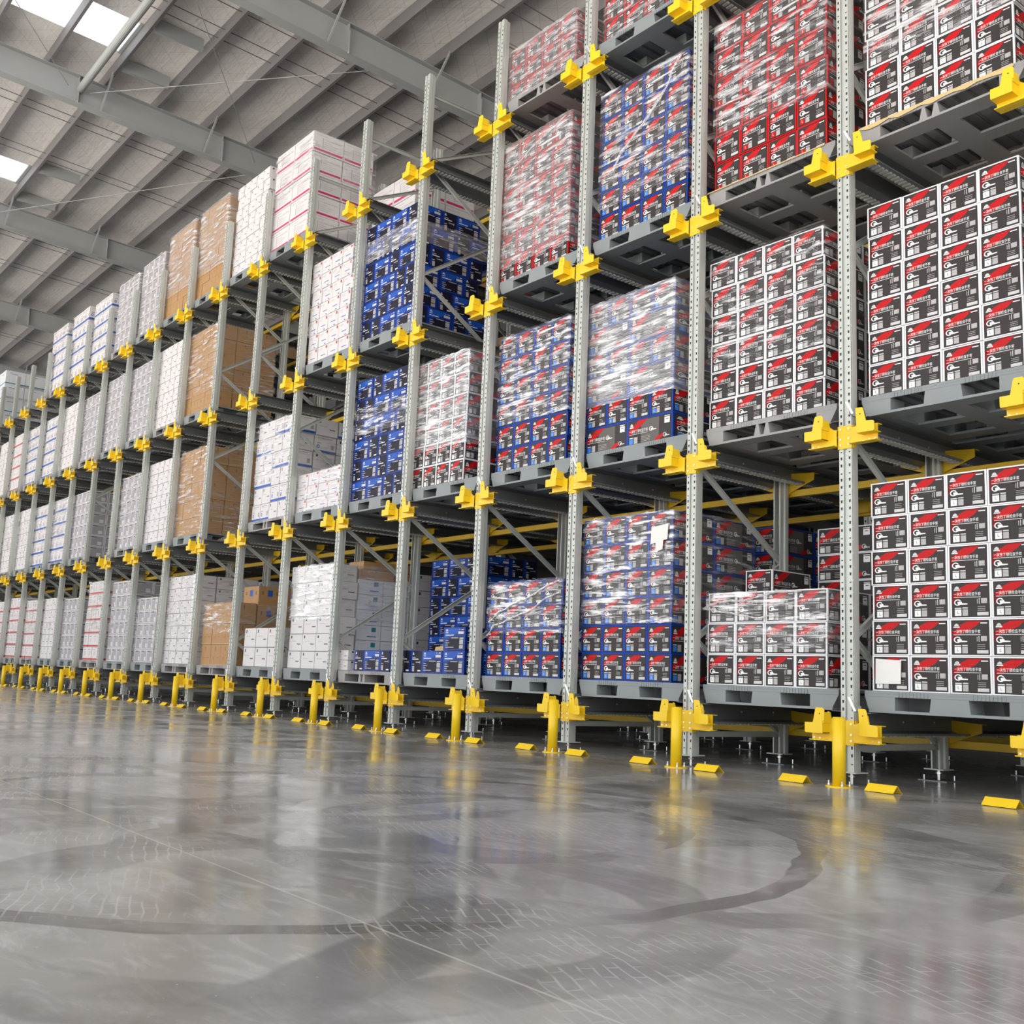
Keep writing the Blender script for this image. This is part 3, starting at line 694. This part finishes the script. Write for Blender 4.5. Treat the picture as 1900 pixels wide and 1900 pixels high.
for b in range(-1, 19):
    for i, dx in enumerate((.285, 1.035)):
        o = link('floor_guard', gdm, (-PW * (b + 1) + dx, -.19 - .02, .004), None, (0, 0, random.uniform(-.04, .04)))
        tag(o, f'low yellow ridge guard on the floor, {"far" if i == 0 else "near"} one of the {bay_name(b)}', 'floor guard', 'yellow ridge guards along the rack foot')

# ------------------------------------------------------------------ loads
# bay -1 .. 2 : boxed gloves in white, blue and red edged cartons
D = {}
D[-1, 1] = load(-1, 1, 'white', xr=.20 - .0, w=1.09); pallet(-1, 1, 'A', 3)
D[-1, 2] = load(-1, 2, 'white', xr=.20, w=1.09); pallet(-1, 2, 'A', 3)
D[-1, 3] = load(-1, 3, 'white', xr=.20, w=1.09); pallet(-1, 3, 'B', 3)
D[-1, 4] = load(-1, 4, 'white', rows=2, xr=.20, w=1.09); pallet(-1, 4, 'A', 2)
D[0, 1] = load(0, 1, 'white', rows=3, xr=.24); pallet(0, 1, 'A', 3)
D[0, 2] = load(0, 2, 'white', xr=.25); pallet(0, 2, 'B', 3)
D[0, 3] = load(0, 3, 'red', xr=.22, w=1.09, h=.252); pallet(0, 3, 'B', 3)
D[0, 4] = load(0, 4, 'red', rows=3); pallet(0, 4, 'A', 2)
D[1, 1] = load(1, 1, 'blue', xr=.30, w=1.06); pallet(1, 1, 'A', 3)
D[1, 2] = load(1, 2, 'blue', xr=.33, w=1.06, mix=lambda r: 'wide' if r in (0, 2, 4) else None); pallet(1, 2, 'A', 3)
D[1, 3] = load(1, 3, 'blue', xr=.21, w=1.09, h=.243); pallet(1, 3, 'A', 3)
D[1, 4] = load(1, 4, 'red', rows=4); pallet(1, 4, 'A', 2)
D[2, 1] = load(2, 1, 'blue', rows=4, xr=.24, w=1.09, h=.225); pallet(2, 1, 'A', 2)
D[2, 2] = load(2, 2, 'blue', xr=.25, w=1.06); pallet(2, 2, 'A', 3)
D[2, 3] = load(2, 3, 'red', xr=.33, w=1.07, h=.252); pallet(2, 3, 'A', 3)
D[2, 4] = load(2, 4, 'red', rows=3, xr=.31, w=1.06, h=.2); pallet(2, 4, 'B', 2)
D[3, 2] = load(3, 2, 'white', xr=.46, w=1.01, h=.238); pallet(3, 2, 'A', 3, .14)
# navy loads
NAVY_ROWS = ['EELL', 'LELE', 'LLEE', 'ELEL', 'LEEL', 'ELLE']
def navy_load(b, l, rows, h=.25, xr=.24, y0=.12, off=0, rear=False, first=None, skip=(), depth=1.04, wl=.36, we=.21):
    XR = -PW * b - xr; Wt = 2 * (wl + we)
    for r in range(rows):
        pat = first if (first and r == 0) else NAVY_ROWS[(r + off) % 6]; x = XR - Wt + random.uniform(-.008, .008)
        for c, t in enumerate(pat):
            W = wl if t == 'L' else we; Dp = we if t == 'L' else wl; k = 'navy' if t == 'L' else 'navyb'
            if (r, c) not in skip:
                carton(k, x, y0 + random.uniform(0, .008), ZT(l) + r * h, W, Dp - .01, h, f'{KINDS[k][1]}, {ORD[r+1]} up, {ORD[c+1]} along, {where(l, b, rear)}', f'{KINDS[k][1]}s, {where(l, b, rear)}')
            x += W
        if (r, len(pat) - 1) in skip: continue
        y = y0 + (we if pat[-1] == 'L' else wl); q = 0
        while y < y0 + depth - .15:
            t = 'EL'[(q + r) % 2] if y + wl < y0 + depth + .1 else 'L'
            Dp, W, k = (wl, we, 'navyb') if t == 'E' else (we, wl, 'navy')
            q += 1
            carton(k, x - W, y, ZT(l) + r * h, W, Dp - .004, h, f'{KINDS[k][1]}, {ORD[r+1]} up, {ORD[q]} behind front corner, {where(l, b, rear)}', f'{KINDS[k][1]}s, {where(l, b, rear)}'); y += Dp
    return XR, Wt, ZT(l), rows * h
D[4, 3] = navy_load(4, 3, 6, xr=.24); pallet(4, 3, 'A', 1)
D[4, 2] = navy_load(4, 2, 6, xr=.24, off=2, depth=.6); pallet(4, 2, 'A', 3)
D[4, 1] = navy_load(4, 1, 1, h=.24, xr=.12, off=0, first='SELE', skip={(0, 0)}); pallet(4, 1, 'B', 1)
D[3, 1] = navy_load(3, 1, 2, h=.24, xr=.285, off=5, first='EELL', skip={(1, 0), (1, 1), (1, 2)}, wl=.38, we=.215, depth=.5); pallet(3, 1, 'A', 1)
# white stock further along
D[5, 3] = load(5, 3, 'redmark', cols=4, rows=7, h=.205, cd=.35, xr=.30, jit=.02); pallet(5, 3, 'A', 2)
D[5, 2] = load(5, 2, 'redmark', cols=4, rows=3, h=.17, cd=.35, xr=.26, w=1.12); pallet(5, 2, 'A', 2)
D[5, 1] = load(5, 1, 'dash', cols=3, rows=6, h=.215, cd=.35, xr=.25, w=1.06, jit=.02, nside=1); pallet(5, 1, 'A', 1)
D[6, 1] = load(6, 1, 'dash', cols=3, rows=2, h=.26, cd=.35, xr=.15, w=1.08); pallet(6, 1, 'A', 1)
D[6, 2] = load(6, 2, 'blueband', cols=4, rows=6, h=.235, cd=.35, xr=.26, w=1.05, nside=3, mix=lambda r: [['blueband', 'blueband', 'dash', 'dash'], ['dash', 'dash', 'blueband', 'blueband']][r % 2], jit=.012); pallet(6, 2, 'B', 1)
D[6, 4] = load(6, 4, 'magenta', cols=2, rows=5, h=.31, cd=.5, nside=2, xr=.29, w=1.12); pallet(6, 4, 'A', 1)
D[7, 1] = load(7, 1, 'brown', cols=3, rows=3, h=.30, cd=.35, xr=.25, w=1.04, nside=1); pallet(7, 1, 'B', 1)
for s_ in range(2):
    for r in range(4): carton('brownblue', -10.05 - .5, .48 + s_ * .36, ZT(1) + r * .29, .5, .355, .29, f'blue-square brown carton, {ORD[r+1]} up, {ORD[s_+1]} behind the short brown load')
D[7, 4] = load(7, 4, 'dash', cols=5, rows=8, h=.19, cd=.35, xr=.24, w=1.12, jit=.012); pallet(7, 4, 'A', 1)
D[8, 1] = load(8, 1, 'dash', cols=4, rows=7, h=.195, cd=.35, xr=.33, w=1.1); pallet(8, 1, 'B', 1)
D[8, 2] = load(8, 2, 'brown', cols=4, rows=5, h=.28, cd=.35, nside=3, xr=.30, w=1.08); pallet(8, 2, 'A', 1)
D[8, 3] = load(8, 3, 'brown', cols=4, rows=6, h=.235, cd=.35, nside=3, xr=.36, w=1.08); pallet(8, 3, 'A', 1)
D[8, 4] = load(8, 4, 'brown', cols=4, rows=6, h=.264, cd=.35, nside=2, xr=.33, w=1.1); pallet(8, 4, 'A', 1)
D[9, 4] = load(9, 4, 'brown', cols=4, rows=6, h=.265, cd=.35, nside=2, xr=.30, w=1.12); pallet(9, 4, 'A', 1)
D[9, 3] = load(9, 3, 'dash', cols=5, rows=7, h=.208, cd=.35, nside=2, xr=.40, w=1.14); pallet(9, 3, 'B', 1)
D[9, 2] = load(9, 2, 'dash', cols=5, rows=7, h=.20, cd=.35, nside=2, xr=.28, w=1.14); pallet(9, 2, 'A', 1)
D[9, 1] = load(9, 1, 'greypanel', cols=4, rows=5, h=.215, cd=.35, nside=2, xr=.45, w=1.1); pallet(9, 1, 'A', 1)
for b, l, kd, rows, h, xr in ((10, 4, 'greypanel', 7, .205, .34), (10, 3, 'greypanel', 7, .20, .43), (10, 2, 'greypanel', 6, .22, .33), (10, 1, 'greypanel', 6, .235, .3),
                              (11, 4, 'greypanel', 7, .20, .26), (11, 3, 'greypanel', 7, .205, .37), (11, 1, 'redband', 6, .245, .26),
                              (12, 4, 'blueband', 5, .28, .4), (12, 3, 'greypanel', 6, .225, .5), (12, 2, 'greypanel', 6, .222, .44), (12, 1, 'greypanel', 5, .24, .35),
                              (13, 4, 'blueband', 5, .30, .5), (13, 3, 'dash', 5, .28, .5), (13, 2, 'blueband', 5, .27, .5), (13, 1, 'dash', 5, .25, .35),
                              (14, 4, 'blueband', 5, .30, .6), (14, 3, 'blueband', 5, .27, .4), (14, 2, 'blueband', 5, .27, .5), (14, 1, 'redband', 5, .25, .35),
                              (15, 3, 'blueband', 5, .27, .5), (15, 2, 'dash', 5, .28, .5), (15, 1, 'redband', 5, .27, .35),
                              (16, 3, 'redband', 5, .28, .4), (16, 2, 'dash', 5, .28, .4), (16, 1, 'redband', 5, .26, .35),
                              (17, 3, 'dash', 5, .28, .4), (17, 2, 'dash', 5, .28, .4), (17, 1, 'dash', 5, .26, .35)):
    D[b, l] = load(b, l, kd, cols=4, rows=rows, h=h, cd=.35, nside=2 if (b, l) != (12, 2) else 3, xr=xr - .06, w=1.08, jit=.015); pallet(b, l, 'B' if (b + l) % 3 == 0 else 'A', 1)
D[18, 4] = load(18, 4, 'teal', cols=2, rows=4, h=.38, cd=.5, nside=2, xr=.36, w=1.1); pallet(18, 4, 'A', 1)

# single cartons and loads standing behind the front row
def single(kind, x, y, z, W, Dp, H, label, swap=False): return carton(kind, x, y, z, W, Dp, H, label, swap=swap)
single('white', -1.375, .64, ZT(1) + 3 * .233 + .002, .27, .5, .229, 'lone white-edged carton on top of the low load, second bay')
for r in range(6):
    single('white', -1.15, 1.30, ZT(1) + r * .222, .53, .27, .222, f'white-edged carton turned sideways, {ORD[r+1]} up, behind the low load, second bay', True)
load(0, 1, 'white', cols=4, rows=2, y0=2.0, rear=True, xr=.75, w=.5, nside=1) if False else None
def rear(b, l, kind, cols, rows, h, cd, xr, w, y0, nside=2, mix=None): return load(b, l, kind, cols=cols, rows=rows, h=h, cd=cd, xr=xr, w=w, y0=y0, nside=nside, rear=True, mix=mix)
navy_load(4, 1, 6, h=.235, xr=.14, y0=1.30, off=3, rear=True, depth=.8)
rear(5, 1, 'dash', 4, 6, .21, .35, .20, 1.08, 1.30, 2)
rear(3, 1, 'dash', 4, 4, .21, .35, .25, 1.08, 2.45, 2)
rear(5, 1, 'green', 3, 6, .215, .35, .05, 1.10, .62, 2) if False else None
# tall white stock in the sixth bay seen from its near side
for s in range(3):
    for r in range(6):
        single('green', -7.0 - .60, .48 + s * .36, ZT(1) + r * .188, .35, .355, .188, f'green-marked carton, {ORD[r+1]} up, {ORD[s+1]} deep, beside the bulging wrapped load')
for i, (x, y, z, w_, d_, h_, lab) in enumerate(((-7.60, .50, 1.75, .34, .50, .13, 'brown carton lying on the green-marked cartons'), (-7.58, 1.04, 1.75, .30, .42, .12, 'small brown carton lying behind another on green-marked cartons'),
                                              (-7.64, .55, 1.882, .36, .70, .10, 'flat brown carton on the very top of the green-marked stack'))):
    single('brown', x, y, z, w_, d_, h_, lab)

rear(6, 1, 'brown', 3, 4, .27, .35, .60, .6, 1.30, 3) if False else None
rear(8, 1, 'green', 4, 7, .195, .35, .20, 1.0, 1.30, 2)
rear(5, 4, 'magenta', 2, 2, .36, .5, .24, 1.1, .95, 2)
rear(6, 3, 'brown', 4, 4, .25, .35, .2, 1.08, 2.4, 3)
for b in (1, 2, -1):
    rear(b, 1, 'blue' if b > 0 else 'white', 4, 6 if b != 2 else 5, .233, .52, .16, 1.09, 1.30, 2)
rear(0, 2, 'white', 4, 6, .233, .52, .2, 1.09, 1.30, 2); rear(1, 3, 'red', 4, 6, .233, .52, .2, 1.09, 1.30, 2); rear(0, 3, 'red', 4, 6, .233, .52, .2, 1.09, 1.30, 2)
rear(2, 2, 'white', 4, 6, .233, .52, .2, 1.09, 1.30, 2); rear(-1, 2, 'white', 4, 5, .233, .52, .2, 1.09, 1.30, 2); rear(1, 2, 'blue', 4, 5, .233, .52, .2, 1.09, 1.30, 2)
for b, l in ((4, 1), (5, 1), (8, 1), (5, 4), (6, 3)):
    i = {(5, 4): .78, (6, 3): 2}.get((b, l), 1)
    o = dup(PAL['A'], (-PW * b - .12 - 1.2, .075 + i * 1.13, ZT(l) - .1415)); tag(o, f'smooth grey plastic pallet, carrying the rear load, {TIER[l]}, {bay_name(b)}', 'pallet', 'plastic pallets in the rack lanes')

# cartons added further down the lanes to block light behind the rack
ds = []
_r = random.Random(3); ms = MB()
for b in range(-1, 19):
    for l in (1, 2, 3, 4):
        for c in range(2):
            for q in range(3 if l < 4 else 2):
                x0 = -PW * b - .2 - 1.06 + c * .53; ms.box(x0, x0 + .52, 3.75 + _r.uniform(0, .02), 4.6, ZT(l) + q * .47, ZT(l) + q * .47 + .465, _r.choice(['brown', 'w_grey', 'n_blue', 'brown', 'w_grey']))
tag(link('deep_stock_blocker', ms.build('deep_stock_blocker')), 'cartons added far down the rack lanes to block light', 'cartons', kind='stuff')
# open half-empty carton and white slab cartons in the sixth bay
for i in range(2):
    single('dash', -7.02, .125, ZT(1) + i * .118, .24, .35, .118, ('lower' if i == 0 else 'upper') + ' flat white carton beside the navy cartons on a half-empty pallet')
fl = MB(); fl.hexa([(-.5, .3, 0), (.1, .3, 0), (.05, .7, 0), (-.45, .72, .0), (-.48, .3, .05), (.1, .3, .09), (.04, .7, .10), (-.45, .72, .06)], 'kraft')
tag(link('torn_cardboard', fl.build('torn_cardboard'), (-4.85, .05, ZT(1) + .237)), 'crumpled brown cardboard lying on the low navy cartons', 'cardboard')

# films
FO = {}
LF, HF, MF = 'film_light', 'film_heavy', 'film_milky'
for (b, l), k, a in (((-1, 3), HF, (.45, None)), ((0, 1), HF, (.25, .70)), ((0, 2), LF, (.47, None)), ((0, 3), HF, (.45, None)), ((1, 1), HF, (.47, None)),
                     ((1, 2), MF, (.42, None)), ((1, 3), HF, (.3, None)), ((1, 4), HF, (0, None)), ((2, 1), HF, (.40, None)), ((2, 2), HF, (.47, None)), ((2, 3), MF, (.15, None)), ((2, 4), MF, (0, None)),
                     ((3, 2), MF, (.40, None)), ((4, 2), HF, (.80, 1.15)), ((4, 3), MF, (1.02, 1.30)), ((5, 1), MF, (.6, None)), ((5, 2), HF, (0, None)), ((5, 3), LF, (.9, None)), ((6, 2), HF, (.5, None)), ((6, 4), HF, (.8, None)),
                     ((7, 1), HF, (.45, None)), ((8, 1), HF, (.3, None)), ((8, 2), HF, (0, None)), ((8, 3), HF, (.3, None)), ((8, 4), MF, (.4, None)), ((9, 4), MF, (.4, None))):
    z0, z1 = a; w_ = {LF: 'thin clear film', HF: 'creased clear film', MF: 'cloudy film'}[k]
    FO[b, l] = wrap(b, l, D[b, l], k, z0=z0, z1=z1, what=w_)
fold(FO[1, 3], [(-1.68, 6.05), (-1.78, 5.96), (-1.83, 5.83), (-2.05, 5.64), (-2.22, 5.52), (-2.42, 5.39), (-2.54, 5.22)], .012)
fold(FO[0, 1], [(-1.34, 1.20), (-1.21, 1.245), (-.95, 1.254), (-.655, 1.305), (-.36, 1.305)], .010)
fold(FO[0, 1], [(-1.34, 1.20), (-1.156, 1.17), (-.85, 1.115), (-.607, 1.138)], .008)
fold(FO[2, 1], [(-3.05, 1.50), (-3.22, 1.46), (-3.45, 1.37), (-3.72, 1.30), (-3.93, 1.23), (-4.12, 1.10)], .011)
fold(FO[2, 1], [(-3.05, 1.39), (-3.25, 1.34), (-3.44, 1.24), (-3.72, 1.17), (-4.0, 1.10), (-4.12, .97)], .010)
fold(FO[2, 3], [(-3.20, 6.10), (-3.40, 6.04), (-3.73, 5.96), (-4.00, 5.84), (-4.12, 5.72)], .008)
for b in range(9, 18):
    for l in (1, 2, 3, 4):
        if (b, l) in D and (b, l) not in ((9, 4), (9, 3), (9, 2), (15, 4), (12, 2)): wrap(b, l, D[b, l], 'film_light' if (b + l) % 3 else 'film_heavy', z0=.3 if (b + l) % 3 else .5, what='glossy film')

# papers and slip sheets
a = MB(); a.face([(0, 0, 0), (.185, -.004, .004), (.190, -.006, .155), (.005, -.002, .165)], 'paper'); a.face([(0, .001, 0), (.005, .001, .165), (.190, .001, .155), (.185, .001, .004)], 'paper')
tag(link('paper_note', a.build('paper_note'), (.137, .113, ZT(1) + .045)), 'blank paper sheet taped to the lowest corner carton of the first bay', 'paper')
a = MB(); a.face([(0, 0, 0), (.19, -.003, .03), (.2, -.004, .16), (.01, -.002, .14)], 'paper'); a.face([(.06, -.004, -.07), (.14, -.006, -.05), (.15, -.006, .04), (.06, -.004, .03)], 'paper')
tag(link('paper_note', a.build('paper_note'), (-1.925, .094, ZT(1) + 5 * .233 - .04)), 'pale document pouch stuck near the top of the tall blue-edged load', 'paper')
for b, l, lab in ((-1, 3, 'sagging kraft slip sheet under the white-edged cartons, third tier'), (0, 3, 'thin kraft slip sheet under the big red-edged load')):
    a = MB(); XR, Wt, z, H = D[b, l]; n = 14
    for i in range(n):
        x0 = -Wt - .03 + (Wt + .04) * i / n; x1 = -Wt - .03 + (Wt + .04) * (i + 1) / n
        d0 = -.012 - .028 * abs(math.sin(i * 1.1)) * (b == -1); d1 = -.012 - .028 * abs(math.sin((i + 1) * 1.1)) * (b == -1)
        a.hexa([(x0, -.055, d0), (x1, -.055, d1), (x1, -.048, 0), (x0, -.048, 0), (x0, -.053, d0 + .004), (x1, -.053, d1 + .004), (x1, -.046, .004), (x0, -.046, .004)], 'kraft')
        a.face([(x0, -.048, -.0005), (x1, -.048, -.0005), (x1, 0, -.0005), (x0, 0, -.0005)], 'kraft')
    tag(link('slip_sheet', a.build('slip_sheet'), (XR, .12, z)), lab, 'slip sheet')

# everything past the largest three hundred of a kind: one object each
for nm, items in SPILL.items():
    mb = MB(); vs = []; fs = []; mis = []; mats = []
    for me, loc in items:
        i0 = len(vs); vs += [(v.co.x + loc[0], v.co.y + loc[1], v.co.z + loc[2]) for v in me.vertices]
        mp_ = []
        for mt in me.materials:
            if mt not in mats: mats.append(mt)
            mp_.append(mats.index(mt))
        for p in me.polygons: fs.append(tuple(i0 + j for j in p.vertices)); mis.append(mp_[p.material_index])
    me = bpy.data.meshes.new(nm + '_stock'); me.from_pydata(vs, [], fs)
    for mt in mats: me.materials.append(mt)
    me.polygons.foreach_set('material_index', mis); me.update()
    tag(link(nm + '_stock', me), 'distant ' + nm.replace('_', ' ') + 's stacked at the far end of the rack', 'cartons', kind='stuff')
print('COUNTS', COUNT, {k: len(v) for k, v in SPILL.items()})

# ------------------------------------------------------------------ light
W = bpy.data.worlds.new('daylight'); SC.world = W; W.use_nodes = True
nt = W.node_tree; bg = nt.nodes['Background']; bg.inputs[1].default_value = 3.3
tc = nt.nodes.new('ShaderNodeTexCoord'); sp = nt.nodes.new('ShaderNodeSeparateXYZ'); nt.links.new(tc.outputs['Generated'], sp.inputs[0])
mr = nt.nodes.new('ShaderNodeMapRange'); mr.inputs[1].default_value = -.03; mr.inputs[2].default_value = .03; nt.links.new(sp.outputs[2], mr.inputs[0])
mx = nt.nodes.new('ShaderNodeMix'); mx.data_type = 'RGBA'; mx.inputs[6].default_value = (2.0, 1.86, 1.72, 1); mx.inputs[7].default_value = (.93, .96, 1, 1)   # warm glow added below to brighten the ceiling, bright overcast above
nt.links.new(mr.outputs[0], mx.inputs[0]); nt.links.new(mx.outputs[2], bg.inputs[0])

# ------------------------------------------------------------------ camera
cam = bpy.data.cameras.new('camera'); co = bpy.data.objects.new('camera', cam); COL.objects.link(co)
r = Vector((.6266, .7782, .0416)); u = Vector((.0961, -.1301, .9868)); fw = Vector((-.7734, .6143, .1563))
fw.normalize(); r = (r - fw * r.dot(fw)).normalized(); u = r.cross(fw)
mw = Matrix(((r.x, u.x, -fw.x, 4.1714), (r.y, u.y, -fw.y, -6.2253), (r.z, u.z, -fw.z, .3244 + .265), (0, 0, 0, 1)))
co.matrix_world = mw
cam.sensor_width = 36; cam.lens = 36 * 1967.7 / 1900; cam.clip_end = 200; cam.clip_start = .05
SC.camera = co
SC.view_settings.view_transform = 'Standard'; SC.view_settings.look = 'None'; SC.view_settings.gamma = 1; SC.view_settings.exposure = -.42
SC.view_settings.use_curve_mapping = False
SC.cycles.transparent_max_bounces = 16; SC.cycles.max_bounces = 8; SC.cycles.diffuse_bounces = 4; SC.cycles.sample_clamp_indirect = 6
